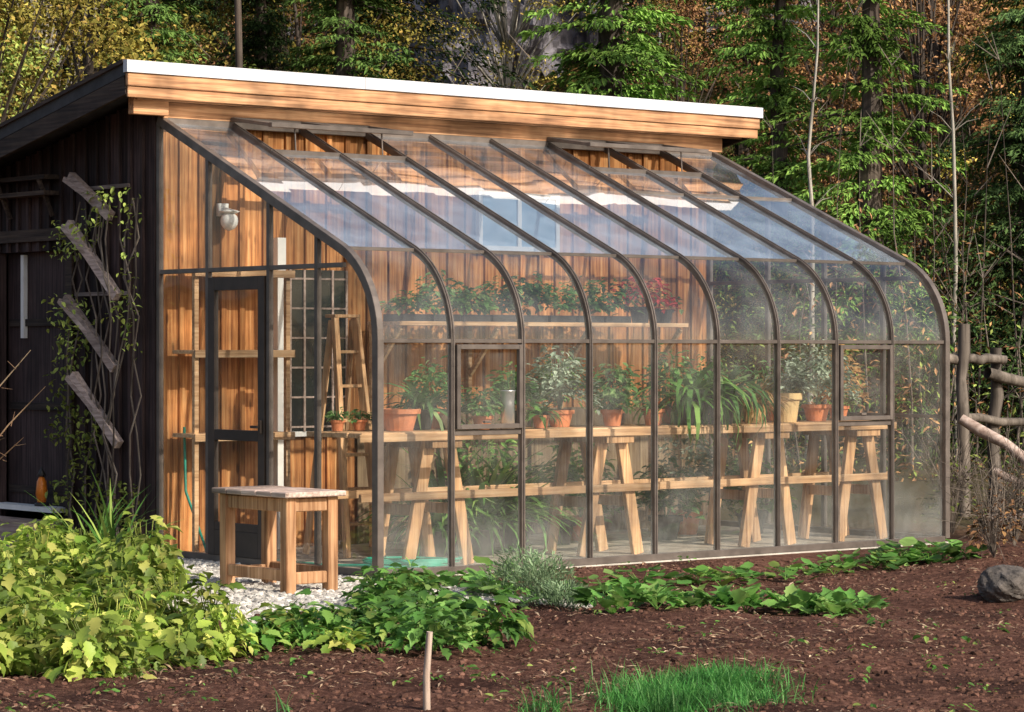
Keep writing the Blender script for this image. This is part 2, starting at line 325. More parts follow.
# ------------------------------------------------------------ trees
def conifer(seed,h,rad,mats,dens=1.0):
    r0=np.random.default_rng(seed); g=MB()
    zz=np.linspace(0,h,9); P=np.stack([np.cumsum(r0.normal(0,.03,9)),np.cumsum(r0.normal(0,.03,9)),zz],1)
    g.tube(P,(.13+.012*h)*(1-zz/h)**.8+.012,8,0)
    nb=int(h*30*dens); tb=r0.uniform(.06,1,nb)**.85; zb=tb*h; az=r0.uniform(0,6.283,nb)
    prof=(1-tb)**.75*rad*(.45+.8*r0.random(nb))*(1+.35*np.sin(az*2+seed+zb*.8))+.12
    Ts=[];Rs=[]
    for i in range(nb):
        L_=prof[i]; k=int(14+L_*62); s=r0.uniform(.10,1,k)
        dx,dy=math.cos(az[i]),math.sin(az[i]); dr=.10+.35*(1-tb[i])
        x=dx*L_*s; y=dy*L_*s; z=zb[i]+.15*L_*s-dr*L_*s**2+r0.normal(0,.02,k)
        wd=.26*L_*(1-s*.75)*r0.uniform(-1,1,k); x=x-dy*wd; y=y+dx*wd
        Ts.append(np.stack([x,y,z-abs(wd)*.2],1)); yaw=az[i]-math.pi/2+np.sign(wd)*.7+r0.normal(0,.4,k)
        Rs.append(rot(yaw,r0.uniform(-.8,.25,k),r0.uniform(-.6,.6,k),r0.uniform(.07,.16,k)))
        if i%3==0: g.tube([[0,0,zb[i]],[dx*L_*.5,dy*L_*.5,zb[i]+.03*L_-dr*L_*.25],[dx*L_*.95,dy*L_*.95,zb[i]+.1*L_-dr*L_*.9]],[.025,.015,.005],4,0,cap=False)
    g.scat((SPR[0]*A([1.3,1,1]),SPR[1]),np.concatenate(Rs),np.concatenate(Ts),1)
    return g.build('conifer_mesh',mats,mesh_only=True)
def broad(seed,h,rad,mats,n=13000,size=.08,low=.2):
    r0=np.random.default_rng(seed); g=MB()
    zz=np.linspace(0,h*.9,8); P=np.stack([np.cumsum(r0.normal(0,.10,8)),np.cumsum(r0.normal(0,.10,8)),zz],1)
    g.tube(P,.02+.09*(1-zz/h),8,0)
    nc=50; az=r0.uniform(0,6.28,nc); zc=h*r0.uniform(low,1,nc); rc=rad*np.sin(np.clip((zc/h-low*.5)*3.0,.3,3.0))*r0.uniform(.3,1.1,nc)
    C=np.stack([np.cos(az)*rc,np.sin(az)*rc,zc],1); Ts=[]
    for i in range(nc):
        b0=P[min(7,int(zc[i]*.6/h*8))]; mid=(b0+C[i])/2+[0,0,.15]
        g.tube([b0,mid,C[i]],[.035,.02,.006],4,0,cap=False)
        k=n//nc; d=r0.normal(0,1,(k,3)); d/=np.linalg.norm(d,axis=1)[:,None]; rr=r0.uniform(.1,1,k)**.7*rad*r0.uniform(.2,.45)
        Ts.append(C[i]+d*rr[:,None]*[1,1,.7])
    T=np.concatenate(Ts); k=len(T)
    g.scat(DIA,rot(r0.uniform(0,6.28,k),r0.uniform(-1.2,.5,k),r0.uniform(-.8,.8,k),r0.uniform(.6,1.3,k)*size)*A([1.6,1,1])[None,None,:],T,1)
    return g.build('broadleaf_mesh',mats,mesh_only=True)
kw=dict(far=True)
fA=leafm('needles_dark',(.04,.07,.03),(.09,.15,.05),.15,.8,**kw); fB=leafm('needles_green',(.08,.15,.04),(.17,.28,.07),.2,.8,**kw); fC=leafm('needles_bright',(.14,.27,.055),(.28,.46,.10),.25,.8,**kw)
fY=leafm('autumn_yellow',(.25,.23,.05),(.45,.38,.09),.35,.7,c3=(.62,.42,.12),**kw); fR=leafm('autumn_rust',(.20,.11,.06),(.38,.2,.10),.3,.7,c3=(.55,.33,.13),**kw); fG=leafm('broadleaf_green',(.12,.17,.04),(.26,.31,.08),.3,.7,**kw)
cm=[conifer(1,15,2.3,[barkm,fA]),conifer(2,12,1.9,[barkm,fB]),conifer(3,17,2.6,[barkm,fA]),conifer(4,11,1.7,[barkm,fC]),conifer(5,14,1.8,[barkm,fB],.8)]
bm=[broad(1,7,2.0,[barkm,fY]),broad(2,8,2.2,[barkm,fR]),broad(3,6,1.8,[barkm,fG]),broad(4,9,2.0,[birchm,fY],7000)]
for r,f,k,s in [(1.95,52,3,1.4),(5.35,42,3,1.0),(4.5,48,3,.95),(8.0,43,0,.9),(-6.2,48,1,1.0),(-2.9,49,4,1.0),(9.2,44,0,1.0)]:
    obj('conifer_tree',cm[k],loc=S(r,f,-.2),rz=U(0,6),sc=s)
for r,f,k,s in [(-8,42,0,1.25),(-5.0,43,2,1.0),(7.3,50,1,1.1),(8.2,55,1,1.2),(-9.5,47,2,1.3),(6.9,60,1,1.2),(-3.9,52,0,1.1),(3.3,55,1,.8),(7.2,44,1,.5),(9.5,38,1,.55),(-7.4,50,0,1.3),(-4.6,56,1,1.0),(3.2,47,0,.7),(-.2,60,3,.9),(9.4,50,0,1.0)]:
    obj('broadleaf_tree',bm[k],loc=S(r,f,hillz(r,f) if f>47 else -.1),rz=U(0,6),sc=s)
forest=empty('distant_forest')
cnt=0; pts=[]
while cnt<190:
    f=U(50,120)if cnt<160 else U(42,60); r=U(-.42,.42)*f*1.3
    if cnt>=160 and abs(r)<.2*f: continue
    if -.045<r/f<.035 and f<80 and U()<.9: continue
    if .10<r/f<.17 and f<62 and U()<.8: continue
    if all((r-a)**2+(f-b_)**2>5.5 for a,b_ in pts):
        pts.append((r,f)); cnt+=1
        k=rng.choice([0,1,2,4,4,1,3]); br=U()<(.5 if r/f>.1 or r/f<-.09 else .3)
        me=bm[rng.choice([0,1,0,2,3])] if br else cm[k]
        obj('tree',me,forest,loc=S(r,f,hillz(r,f)-.3 if f>46 else -.2),rz=U(0,6),sc=U(.65,1.15))
def trunk(name,r,f,h,r0,lean,mat,nb=14):
    g=MB(); b0=S(r,f,-.2); zz=np.linspace(0,h,10)
    P=np.stack([b0[0]+lean*zz*RT[0]+np.cumsum(rng.normal(0,.035,10)),b0[1]+lean*zz*RT[1]+np.cumsum(rng.normal(0,.035,10)),b0[2]+zz],1)
    g.tube(P,r0*(1-.75*zz/h),8)
    for i in range(nb):
        k=rng.integers(3,9); a=U(0,6.28); L_=U(.25,.7); d=A([math.cos(a),math.sin(a),U(.3,1.0)])
        g.tube([P[k],P[k]+d*L_*.5+[0,0,.05],P[k]+d*L_],[.009,.006,.002],4,cap=False)
    return g.build(name,mat,smooth=True)
trunk('birch_tree',4.25,40.5,6.9,.05,.035,birchm,18)
trunk('bare_tree',-3.6,38,11,.085,0,barkm,10)
trunk('bare_tree',6.55,41,9,.04,-.02,birchm,12)
g=MB()
for i in range(240):
    f=U(36,60); r=(U(-.26,.3) if i<90 else U(.1,.28))*f; h=U(2,6.5); b0=S(r,f,(hillz(r,f) if f>46 else 0)-.2); l1,l2=rng.normal(0,.07,2); zz=np.linspace(0,h,6)
    P=np.stack([b0[0]+l1*zz+np.cumsum(rng.normal(0,.05,6)),b0[1]+l2*zz+np.cumsum(rng.normal(0,.05,6)),b0[2]+zz],1); g.tube(P,U(.01,.03)*(1.05-zz/h),5,0,cap=False)
    for j in range(8):
        k=rng.integers(1,6); a=U(0,6.28); d=A([math.cos(a),math.sin(a),U(.3,1.4)])*U(.2,.7); g.tube([P[k],P[k]+d*.5,P[k]+d],[.009,.006,.002],3,0,cap=False)
g.build('bare_saplings',[twigm])
g=MB()
n=90000; f=U(34,50,n); r=U(-.3,.34,n)*f; dn=vnoise(r,f,1.6,21); z=U(0,1,n)**1.3*(.4+3.6*dn)
keep=U(0,1,n)<(dn*1.4); f,r,z,dn=f[keep],r[keep],z[keep],dn[keep]; n=len(f)
P=CAM[:2]+r[:,None]*RT+f[:,None]*FW; T=np.column_stack([P,z+np.where(f>46,hillz(r,f),0)])
kind=(vnoise(r,f,2.5,33)+U(-.2,.2,n))
for mi,(lo,hi) in enumerate([(-1,.42),(.42,.66),(.66,2)]):
    q=(kind>lo)&(kind<=hi); k=q.sum(); g.scat(DIA,rot(U(0,6.28,k),U(-1.1,.6,k),U(-.8,.8,k),U(.05,.13,k)),T[q],mi)
g.build('undergrowth',[dkleaf,fG,fR])
# ------------------------------------------------------------ greenhouse
LX=5.89; NB=9; DX=LX/NB; DY=2.85; ZR=3.395
def section(n=12):
    R=.72; th=np.linspace(0,math.radians(66.2),n); pts=[(0,0.03)]
    pts+=[(R*(1-math.cos(t_)),1.67+R*math.sin(t_)) for t_ in th]; pts.append((DY,ZR)); return A(pts)
sec=section(); YA,ZA=sec[-2]
slope=(ZR-ZA)/(DY-YA)
gh=empty('lean_to_greenhouse')
def sweep(g,x,w,d,sc=sec,m=0):
    T=np.gradient(sc,axis=0); T[1]=sc[2]-sc[1]+A([0,.05]); T[-2]=sc[-1]-sc[-2]; T/=np.linalg.norm(T,axis=1)[:,None]; Nn=np.stack([-T[:,1],T[:,0]],1)
    V=[]
    for p_,n_ in zip(sc,Nn):
        for sx_,sd_ in((-1,-1),(1,-1),(1,1),(-1,1)): V.append((x+sx_*w/2,p_[0]+n_[0]*sd_*d/2,p_[1]+n_[1]*sd_*d/2))
    k=len(sc); F=[(i*4+j,i*4+(j+1)%4,(i+1)*4+(j+1)%4,(i+1)*4+j) for i in range(k-1) for j in range(4)]+[(0,3,2,1),(k*4-4,k*4-3,k*4-2,k*4-1)]
    g.add(V,F,m)
fr=MB()
for i in range(NB+1):
    e=i in(0,NB); sweep(fr,i*DX,.055 if e else .034,.07 if e else .05)
    if not e: sweep(fr,i*DX,.012,.068)
fr.box(.03,LX-.03,-.02,.02,1.65,1.68); fr.box(.03,LX-.03,-.035,.03,.0,.05)
fr.beam((.03,YA,ZA),(LX-.03,YA,ZA),.03,.025); fr.beam((.03,DY-.03,ZR-.01),(LX-.03,DY-.03,ZR-.01),.06,.06)
def zsec(y):
    if y>=YA: return ZA+(y-YA)*slope
    return 1.67+math.sqrt(max(.72**2-(.72-y)**2,0))
def endwall(g,x,posts):
    for y in posts: g.box(x-.02,x+.02,y-.02,y+.02,.055,zsec(y)-.02)
    g.box(x-.022,x+.022,.03,DY,.0,.05)
    g.box(x-.017,x+.017,.40,DY,2.19,2.225)
    g.box(x-.021,x+.021,DY-.0215,DY+.0215,.055,ZR-.03)
endwall(fr,0.0,[2.157,1.337,.726]); endwall(fr,LX,[2.1,1.4,.7])
fr.box(LX-.015,LX+.015,.03,DY,1.03,1.06)
for b_ in(1,7):
    x0=b_*DX+.02;x1=(b_+1)*DX-.02
    for a in[(x0,x0+.035,1.03,1.64),(x1-.035,x1,1.03,1.64)]: fr.box(a[0],a[1],-.045,-.005,a[2],a[3])
    fr.box(x0+.035,x1-.035,-.0445,-.0055,1.605,1.64); fr.box(x0+.035,x1-.035,-.0445,-.0055,1.03,1.065); fr.box(x0-.001,x1+.001,-.018,.018,.985,1.025)
    fr.box((x0+x1)/2-.03,(x0+x1)/2+.03,-.012,.01,1.07,1.09)
vents=[(1,3),(6,8)]; va=math.radians(8); vl=.56
gv=MB()
for a,b_ in vents:
    x0=a*DX-.02;x1=b_*DX-.0+.02; p1=A([0,DY-.06,ZR+.035]); p0=p1-A([0,vl*math.cos(va),vl*math.sin(va)])
    E=lambda x,q:(x,q[1],q[2])
    for x in np.linspace(x0,x1,b_-a+1): fr.beam(E(x,p0),E(x,p1),.035,.03)
    fr.beam(E(x0-.018,p0),E(x1+.018,p0),.05,.036); fr.beam(E(x0,p1),E(x1,p1),.03,.034)
    gv.add([E(x0,p0),E(x1,p0),E(x1,p1),E(x0,p1)],[(0,1,2,3)])
    ye=DY-.06-vl*.93; fr.beam((x0,ye,zsec(ye)),(x1,ye,zsec(ye)),.045,.05)
    for x in(x0+.25,x1-.25): fr.beam((x,ye,zsec(ye)),(x,p0[1]+.05,p0[2]),.012,.012)
fr.beam((6*DX,YA+1.35,zsec(YA+1.35)),(9*DX,YA+1.35,zsec(YA+1.35)),.025,.03)
fr.build('frame',framem,gh,bevel=.003)
gr=MB(); gf=MB()
for i in range(NB):
    x0=i*DX+.015; x1=(i+1)*DX-.015
    vent=any(a<=i<b_ for a,b_ in vents); ye=DY-.06-vl*.93; end=(ye,zsec(ye)) if vent else (DY-.03,ZR-.014)
    gf.add([(x0,0,.05),(x1,0,.05),(x1,0,1.665),(x0,0,1.665)],[(0,1,2,3)])
    pts_=[tuple(q) for q in sec[1:-1]]
    V=[(x,y,z) for y,z in pts_ for x in(x0,x1)]; gf.add(V,[(2*j,2*j+1,2*j+3,2*j+2) for j in range(len(pts_)-1)])
    tw=U(-.004,.004)
    gr.add([(x0,YA,ZA+tw),(x1,YA,ZA-tw),(x1,end[0],end[1]+tw),(x0,end[0],end[1]-tw)],[(0,1,2,3)])
gf.build('front_glass',gl_front,gh,smooth=True)
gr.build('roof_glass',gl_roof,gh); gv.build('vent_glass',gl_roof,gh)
ge=MB()
def eglass(x,y0,y1,z0,top):
    ysg=np.linspace(y0,y1,8); V=[(x,y,z0) for y in ysg]+[(x,y,(top if top else zsec(y)-.02)) for y in ysg]
    ge.add(V,[(i,i+1,8+i+1,8+i) for i in range(7)])
eglass(0,2.177,DY-.02,.05,2.19);eglass(0,.746,1.317,.05,2.19)
eglass(0,.04,.706,.05,1.64); 
ysg=np.linspace(.04,.706,10); ge.add([(0,y,1.64) for y in ysg]+[(0,y,max(min(zsec(y)-.03,2.19 if y>.4 else 9),1.641)) for y in ysg],[(i,i+1,10+i+1,10+i) for i in range(9)])
eglass(0,.746,1.317,2.225,None);eglass(0,1.357,2.137,2.225,None);eglass(0,2.177,DY-.02,2.225,None);eglass(0,.42,.706,2.225,None)
ysg=np.linspace(.04,DY-.03,24); ge.add([(LX,y,.05) for y in ysg]+[(LX,y,zsec(y)-.03) for y in ysg],[(i,i+1,24+i+1,24+i) for i in range(23)])
d=MB(); y0,y1=1.37,2.125
d.box(-.03,.012,y0,y0+.085,.05,2.15);d.box(-.03,.012,y1-.085,y1,.05,2.15)
for z0,z1 in((2.05,2.15),(.05,.24),(.92,1.0)): d.box(-.029,.011,y0+.085,y1-.085,z0,z1)
d.box(-.028,.010,y0+.085,y1-.085,.24,.3); d.box(-.05,-.03,y0+.025,y0+.055,.98,1.08); d.beam((-.06,y0+.04,1.03),(-.06,y0+.13,1.03),.02,.02)
d.build('door',doorm,gh,bevel=.003)
ge.add([(-.008,y0+.08,.3),(-.008,y1-.08,.3),(-.008,y1-.08,2.05),(-.008,y0+.08,2.05)],[(0,1,2,3)])
ge.build('end_glass',gl_end,gh)
b=MB(); b.box(-.04,LX+.05,-.06,.06,-.15,-.002); b.box(-.06,.04,.06,DY,-.15,-.003); b.box(LX-.04,LX+.06,.06,DY,-.15,-.003); b.build('foundation',concm,gh)
b=MB(); b.box(.04,LX-.04,.06,DY-.02,-.1,.004); b.build('floor',floorm,gh)
# ------------------------------------------------------------ shed
sh=empty('wooden_shed')
yr0,zr0=2.60,3.81; rs=-.39/1.98
def zroof(y): return zr0+(y-yr0)*rs
b=MB(); x=.0
while x<LX:
    wd=U(.17,.23); x2=min(x+wd,LX)
    yy=DY+.02+U(0,.006)
    b.box(x+.003,x2-.003,yy,yy+.025,0,3.5)
    if x2<LX-.05: b.box(x2-.024,x2+.024,yy-.026,yy-.001,.0,3.48)
    x=x2
b.build('cedar_wall',cedarz,sh,bevel=.002)
b=MB(); b.box(1.9,LX-.02,DY-.010,DY-.006,0,1.1); b.build('lower_wall_shade',wood('shade_wood',(.10,.065,.035),(.22,.15,.09),(.33,.25,.15),'z'),sh)  # dark sheet that paints the shade on the lower back wall
b=MB(); y=2.88
while y<7.4:
    wd=U(.16,.2); y2=y+wd
    if 4.2<=y+wd/2<=5.32: b.box(-.03+U(0,.005),.03,y+.002,y2-.002,2.42,zroof(y2)-.14)
    else: b.box(-.03+U(0,.005),.03,y+.002,y2-.002,-.05,zroof(y2)-.14)
    b.box(-.055,-.031,y2-.02,y2+.02,(2.42 if 4.15<y2<5.35 else -.05),zroof(y2+.02)-.15)
    y=y2
b.box(LX-.03,LX+.03,2.9,7.4,-.05,2.9); b.box(.03,LX-.03,7.38,7.42,-.05,2.75)
b.build('dark_siding_wall',darkz,sh)
b=MB()
for y in(4.12,5.38): b.box(-.075,-.056,y-.05,y+.05,.28,2.5)
b.box(-.078,-.057,4.07,5.43,2.5,2.6)
for z in(2.62+.25,3.0): b.box(-.2,-.058,4.3,5.9,z,z+.035)
for y in(4.4,5.1,5.8): b.beam((-.19,y,3.0),(-.06,y,2.7),.03,.03)
for z0 in(.4,1.1,1.8): b.box(.035,.06,4.2,5.3,z0,z0+.06)
b.build('door_trim',darky,sh)
b=MB(); b.box(.06,.1,4.2,5.35,.3,2.42); b.build('plank_door',darkz,sh)
b=MB(); b.box(.02,.057,5.02,5.07,1.7,2.4); b.box(-.16,.02,4.25,5.3,.27,.31); b.build('sill_and_glint',whitem,sh)  # thin white strip paints a window glint; the wide board is the sill
b=MB(); b.box(-.45,-.08,4.2,5.35,-.05,.2); b.build('door_step',greyx,sh)
x0,x1=-.45,6.27
b=MB()
V=[(x,y,zroof(y)+dz) for x in(x0,x1) for y in(yr0+.03,7.7) for dz in(-.10,-.005)]
b.add(V,[(0,1,3,2),(4,6,7,5),(0,4,5,1),(2,3,7,6),(0,2,6,4),(1,5,7,3)]); b.build('roof_slab',roofm,sh)
b=MB()
for i in range(3):
    xa=x0-.02+(x1-x0+.04)*i/3; xb=x0-.02+(x1-x0+.04)*(i+1)/3
    b.box(xa+.0015,xb-.0015,yr0-.03-.002*i,yr0+.028,3.722,3.815)
b.add([(x,y,zroof(y)+.006) for x in(x0-.02,x1+.02) for y in(yr0+.03,7.72)],[(0,2,3,1)])
b.build('metal_flashing',metalw,sh)
b=MB(); b.box(x0,x1,yr0-.012,yr0+.026,3.62,3.719); b.box(x0+.01,x1-.01,yr0+.005,yr0+.025,3.535,3.617); b.box(.0,LX+.1,2.79,2.83,3.405,3.535); b.box(x0+.15,x1-.12,yr0+.1,yr0+.14,3.53,3.6); b.build('fascia_board',cedarx,sh,bevel=.004)
b=MB()
for x in(x0+.02,x1-.02): b.beam((x,yr0+.04,zroof(yr0+.04)-.175),(x,7.7,zroof(7.7)-.175),.035,.14)
b.box(x0+.001,x1-.001,yr0+.028,2.86,3.60,3.613)
b.beam((x0-.004,yr0+.03,3.81),(x0-.004,7.7,zroof(7.7)),.04,.03)
b.build('rake_board',darky,sh)
b=MB(); b.box(-.32,-.0,2.72,2.80,3.42,3.60); b.build('outrigger_beam',cedarx,sh,bevel=.004)
b=MB(); X0,X1,Z0,Z1=3.15,4.05,2.45,2.95; yf=DY-.03
for a in[(X0,X1,Z0,Z0+.04),(X0,X1,Z1-.04,Z1)]: b.box(a[0],a[1],yf-.02,yf+.03,a[2],a[3])
for x in(X0+.02,(X0+X1)/2,X1-.02): b.box(x-.02,x+.02,yf-.019,yf+.029,Z0+.04,Z1-.04)
b.box(1.03,1.11,DY-.12,DY-.03,0,2.5)
b.box(1.18,1.80,DY-.03,DY-.012,.9,.94)
b.build('window_trim',whitem,sh)
b=MB(); b.box(X0+.04,X1-.04,yf,yf+.02,Z0+.04,Z1-.04); b.build('window_glass',winm,sh)
b=MB(); b.box(1.2,1.78,DY-.028,DY-.015,.94,2.25); b.build('dark_window',darkglass,sh)
b=MB()
for i in range(5): b.box(1.2+i*.14,1.22+i*.14,DY-.04,DY-.029,.94,2.25)
for i in range(6): b.box(1.222,1.778,DY-.0385,DY-.030,.97+i*.24,.985+i*.24)
b.build('window_muntins',greyx,sh)
g=MB(); g.lathe([(0.001,-.08),(.04,-.065),(.065,-.03),(.07,0),(.065,.03),(.04,.06),(.03,.07)],(.56,DY-.13,2.62)); g.lathe([(.001,.075),(.06,.07),(.085,.085),(.03,.10)],(.56,DY-.13,2.61)); g.box(.52,.60,DY-.06,DY-.005,2.66,2.76); g.beam((.56,DY-.13,2.70),(.56,DY-.03,2.72),.03,.03); g.build('globe_wall_lamp',whitem,smooth=True)
b=MB()
for z in(.92,1.57,2.2): b.box(.08,1.02,2.5,2.8,z,z+.03)
for z in(.92,1.57,2.2): b.box(.08,1.02,2.47,2.498,z-.03,z+.03)
for x in(.12,.98): b.box(x-.02,x+.02,2.51,2.55,.01,2.2)
b.build('wall_shelf',benchx,bevel=.003)
b=MB(); b.box(1.75,4.9,2.1,2.5,1.80,1.83); b.box(1.75,4.9,2.07,2.098,1.797,1.832)
for x in(1.8,2.8,3.8,4.85): b.box(x-.02,x+.02,2.48,2.52,.0,1.8); b.beam((x,2.12,1.78),(x,2.48,1.4),.03,.04)
b.build('hanging_shelf',benchx,bevel=.003)
bn=empty('potting_bench')
b=MB()
for i in range(4): b.box(.14+U(0,.03),5.74-U(0,.04),.42+i*.165,.42+i*.165+.158,.965,1.0+U(0,.004))
b.box(.2,3.1,.47,.505,.50,.56);b.box(3.1,5.7,.466,.501,.505,.565);b.box(.2,5.7,.98,1.015,.50,.56); b.box(.14,5.74,.40,.418,.935,.992)
b.build('top_planks',benchx,bn,bevel=.004)
b=MB()
for x in(.95,2.65,4.35,5.42):
    for y in(.53,.955):
        for s_ in(-1,1):
            j=U(-.03,.03); b.beam((x+s_*.09,y,.94),(x+s_*.27+j,y,.005),.045,.10,up=(1,0,0))
    b.box(x-.14,x+.14,.42,1.06,.88,.962)
    for s_ in(-1,1): b.beam((x+s_*.19,.56,.42),(x+s_*.19,.93,.42),.03,.08)
b.build('trestles',benchz,bn,bevel=.004)
b=MB(); 
for x in(.86,1.18):
    b.beam((x,1.55,.01),(x+(1.02-x)*.4,1.80,1.85),.04,.07); b.beam((x,2.1,.01),(x+(1.02-x)*.4,1.84,1.83),.03,.05)
for i in range(6):
    t_=(i+1)/7; b.box(.88+.06*t_,1.16-.06*t_,1.53+.25*t_,1.63+.25*t_,1.85*t_-.012,1.85*t_+.012)
b.box(.9,1.14,1.76,1.9,1.85,1.875); b.build('step_ladder',benchz,bevel=.003)
# stool-table
b=MB(); tx,ty=-1.22,-.64; a,c_=.46,.86
for i in range(5): b.box(tx-.02+U(0,.008),tx+a+.02-U(0,.008),ty-.02+i*(c_+.04)/5+.002,ty-.02+(i+1)*(c_+.04)/5-.003,.628,.662+U(0,.004),1)
for x in(tx+.02,tx+a-.10):
    for y in(ty+.03,ty+c_-.11): b.box(x,x+.08,y,y+.08,-.03,.627)
for y in(ty+.045,ty+c_-.095): b.box(tx+.10,tx+a-.10,y,y+.045,.53,.62);b.box(tx+.10,tx+a-.10,y,y+.045,.05,.13)
for x in(tx+.035,tx+a-.08): b.box(x,x+.045,ty+.11,ty+c_-.11,.53,.62); b.box(x,x+.045,ty+.11,ty+c_-.11,.07,.15)
b.build('wooden_stool',[stoolz,greyx],bevel=.006)
# pots & plants
def pot(g,c,r,h,m=0,ms=1):
    g.lathe([(.001,0),(r*.68,0),(r*.9,h*.78),(r*1.05,h*.78),(r*1.07,h),(r*.95,h),(r*.9,h*.86),(.001,h*.86)],c,20,m)
    g.lathe([(r*.9,h*.87),(.001,h*.9)],c,20,ms)
def dome(n,c,r,h,size,tpl=LEAF,pitch=(-.7,.5)):
    a=U(0,6.28,n); rr=r*np.sqrt(U(0,1,n))*(1+.25*np.sin(a*3+U(0,6))); z=h*np.sqrt(np.clip(1-(rr/r/1.25)**2,0,1))*U(.3,1,n)*U(.8,1.15,n)
    T=np.stack([c[0]+np.cos(a)*rr,c[1]+np.sin(a)*rr,c[2]+z],1)
    return rot(a-math.pi/2+U(-1,1,n),U(pitch[0],pitch[1],n),U(-.5,.5,n),U(.4,1.3,n)*size),T
def stems(g,c,r,h,n,m,rad=.004):
    for i in range(n):
        a=U(0,6.28); q=r*U(.2,.8); g.tube([c,[c[0]+math.cos(a)*q*.5,c[1]+math.sin(a)*q*.5,c[2]+h*.5],[c[0]+math.cos(a)*q,c[1]+math.sin(a)*q,c[2]+h*.85]],[rad,rad*.8,rad*.5],4,m,cap=False)
def straps(g,c,n,L_,w,m,curl=1.8,up=(.3,1.3)):
    for cu in(curl*.6,curl,curl*1.3):
        k=n//3; g.scat(strap(w/L_,cu),rot(U(0,6.28,k),U(up[0],up[1],k),U(-.3,.3,k),U(.6,1.1,k)*L_),np.tile(A(c,float),(k,1))+rng.normal(0,.01,(k,3)),m)
zb=1.006
def bushy(x,y,r,h,n,size,lm,pr,ph,pm,z=zb,tpl=LEAF,name='potted_plant'):
    g=MB(); pot(g,(x,y,z),pr,ph); stems(g,A([x,y,z+ph*.8]),r,h,10,2); R_,T_=dome(n,(x,y,z+ph*.75),r,h,size); g.scat(tpl,R_,T_,2); return g.build(name,[pm,pottsoil,lm])
def strappy(x,y,n,L_,w,lm,pr,ph,pm,z=zb,curl=1.8,up=(.3,1.3)):
    g=MB(); pot(g,(x,y,z),pr,ph); straps(g,(x,y,z+ph*.85),n,L_,w,2,curl,up); return g.build('potted_plant',[pm,pottsoil,lm])
g=MB(); pot(g,(.71,.7,zb),.155,.16); g.build('terracotta_bowl',[terram,pottsoil],smooth=False)
strappy(1.04,.85,75,.55,.024,indoor,.10,.15,blackp)
bushy(1.42,.6,.13,.24,220,.07,indoor,.08,.10,terram)
g=MB(); g.lathe([(.001,0),(.055,0),(.05,.2),(.056,.28),(.065,.29),(.05,.292),(.045,.05),(.001,.04)],(1.60,.52,zb)); g.build('metal_vase',silverm,smooth=True)
bushy(1.83,.75,.17,.36,340,.07,indoor,.09,.13,blackp); strappy(1.95,.55,36,.25,.02,brightg,.07,.10,terram)
bushy(2.31,.75,.24,.52,900,.06,silv,.11,.13,terram)
bushy(2.72,.6,.14,.2,240,.06,indoor,.09,.13,terram); bushy(2.95,.85,.2,.38,460,.07,indoor,.10,.14,blackp)
strappy(3.15,.6,40,.25,.015,indoor,.09,.13,terram); bushy(2.52,1.0,.14,.45,260,.07,brightg,.09,.13,blackp)
strappy(3.48,.52,80,.74,.026,brightg,.12,.2,blackp,curl=2.6,up=(.5,1.4)); strappy(3.82,.52,80,.72,.026,indoor,.12,.22,blackp,curl=2.7,up=(.4,1.4)); bushy(3.65,.95,.2,.5,350,.07,indoor,.1,.14,terram)
strappy(4.25,.6,220,.52,.007,dryl,.10,.12,tanpot,curl=2.2,up=(.6,1.5))
g=MB(); pot(g,(4.62,.6,zb),.13,.24); R_,T_=dome(260,(4.62,.6,zb+.2),.18,.3,.06); g.scat(LEAF,R_,T_,2); g.build('potted_plant',[tanpot,pottsoil,silv])
bushy(5.08,.7,.28,.56,1400,.05,silv,.12,.14,terram); bushy(5.5,.85,.18,.55,500,.06,dryl,.09,.12,terram); bushy(4.85,1.0,.22,.42,350,.06,indoor,.1,.12,terram)
bushy(1.25,1.0,.18,.42,300,.08,indoor,.09,.13,terram); bushy(2.05,1.0,.17,.4,300,.06,brightg,.09,.12,blackp); bushy(4.1,1.0,.18,.45,300,.07,indoor,.1,.13,blackp)
for x in(.3,.5): bushy(x,.9,.07,.1,60,.05,indoor,.055,.08,terram)
g=MB()
x=1.85
while x<4.3:
    g.box(x,x+.28,2.15,2.42,1.832,1.89,0); R_,T_=dome(int(U(200,380)),(x+.14,2.26,1.88),.21,U(.16,.38),U(.055,.08)); g.scat(LEAF,R_,T_,1 if U()<.6 else 2); x+=.31
g.build('seedling_trays',[blackp,indoor,brightg])
g=MB(); pot(g,(4.45,2.2,1.832),.10,.14); R_,T_=dome(160,(4.45,2.2,1.95),.22,.3,.08); g.scat(LEAF,R_,T_,3); R_,T_=dome(60,(4.4,2.2,1.96),.2,.2,.06); g.scat(LEAF,R_,T_,2); g.build('potted_plant',[blackp,pottsoil,indoor,redl])
g=MB(); pot(g,(4.72,2.2,1.832),.09,.12); g.scat(LEAF,*dome(60,(4.72,2.2,1.92),.15,.14,.06),3);g.scat(LEAF,*dome(60,(4.72,2.2,1.92),.15,.2,.06),2); g.build('potted_plant',[blackp,pottsoil,indoor,redl])
for x,y,l_ in((1.75,1.5,.85),(2.1,1.45,1.0),(1.5,1.3,.7),(2.4,1.4,.8),(1.9,1.2,.9)): 
    strappy(x,y,81,l_,.028,brightg if l_>.74 else indoor,.13,.2,blackp,z=.006,curl=1.6,up=(.7,1.5))
for x,y,h,lm in((3.1,1.7,.6,indoor),(3.6,2.0,.75,green),(4.2,1.6,.5,indoor),(4.8,2.0,.8,silv),(5.3,1.7,.5,green),(2.8,2.3,.9,brightg)): bushy(x,y,.3,h,420,.09,lm,.14,.2,blackp if h<.7 else terram,z=.006)
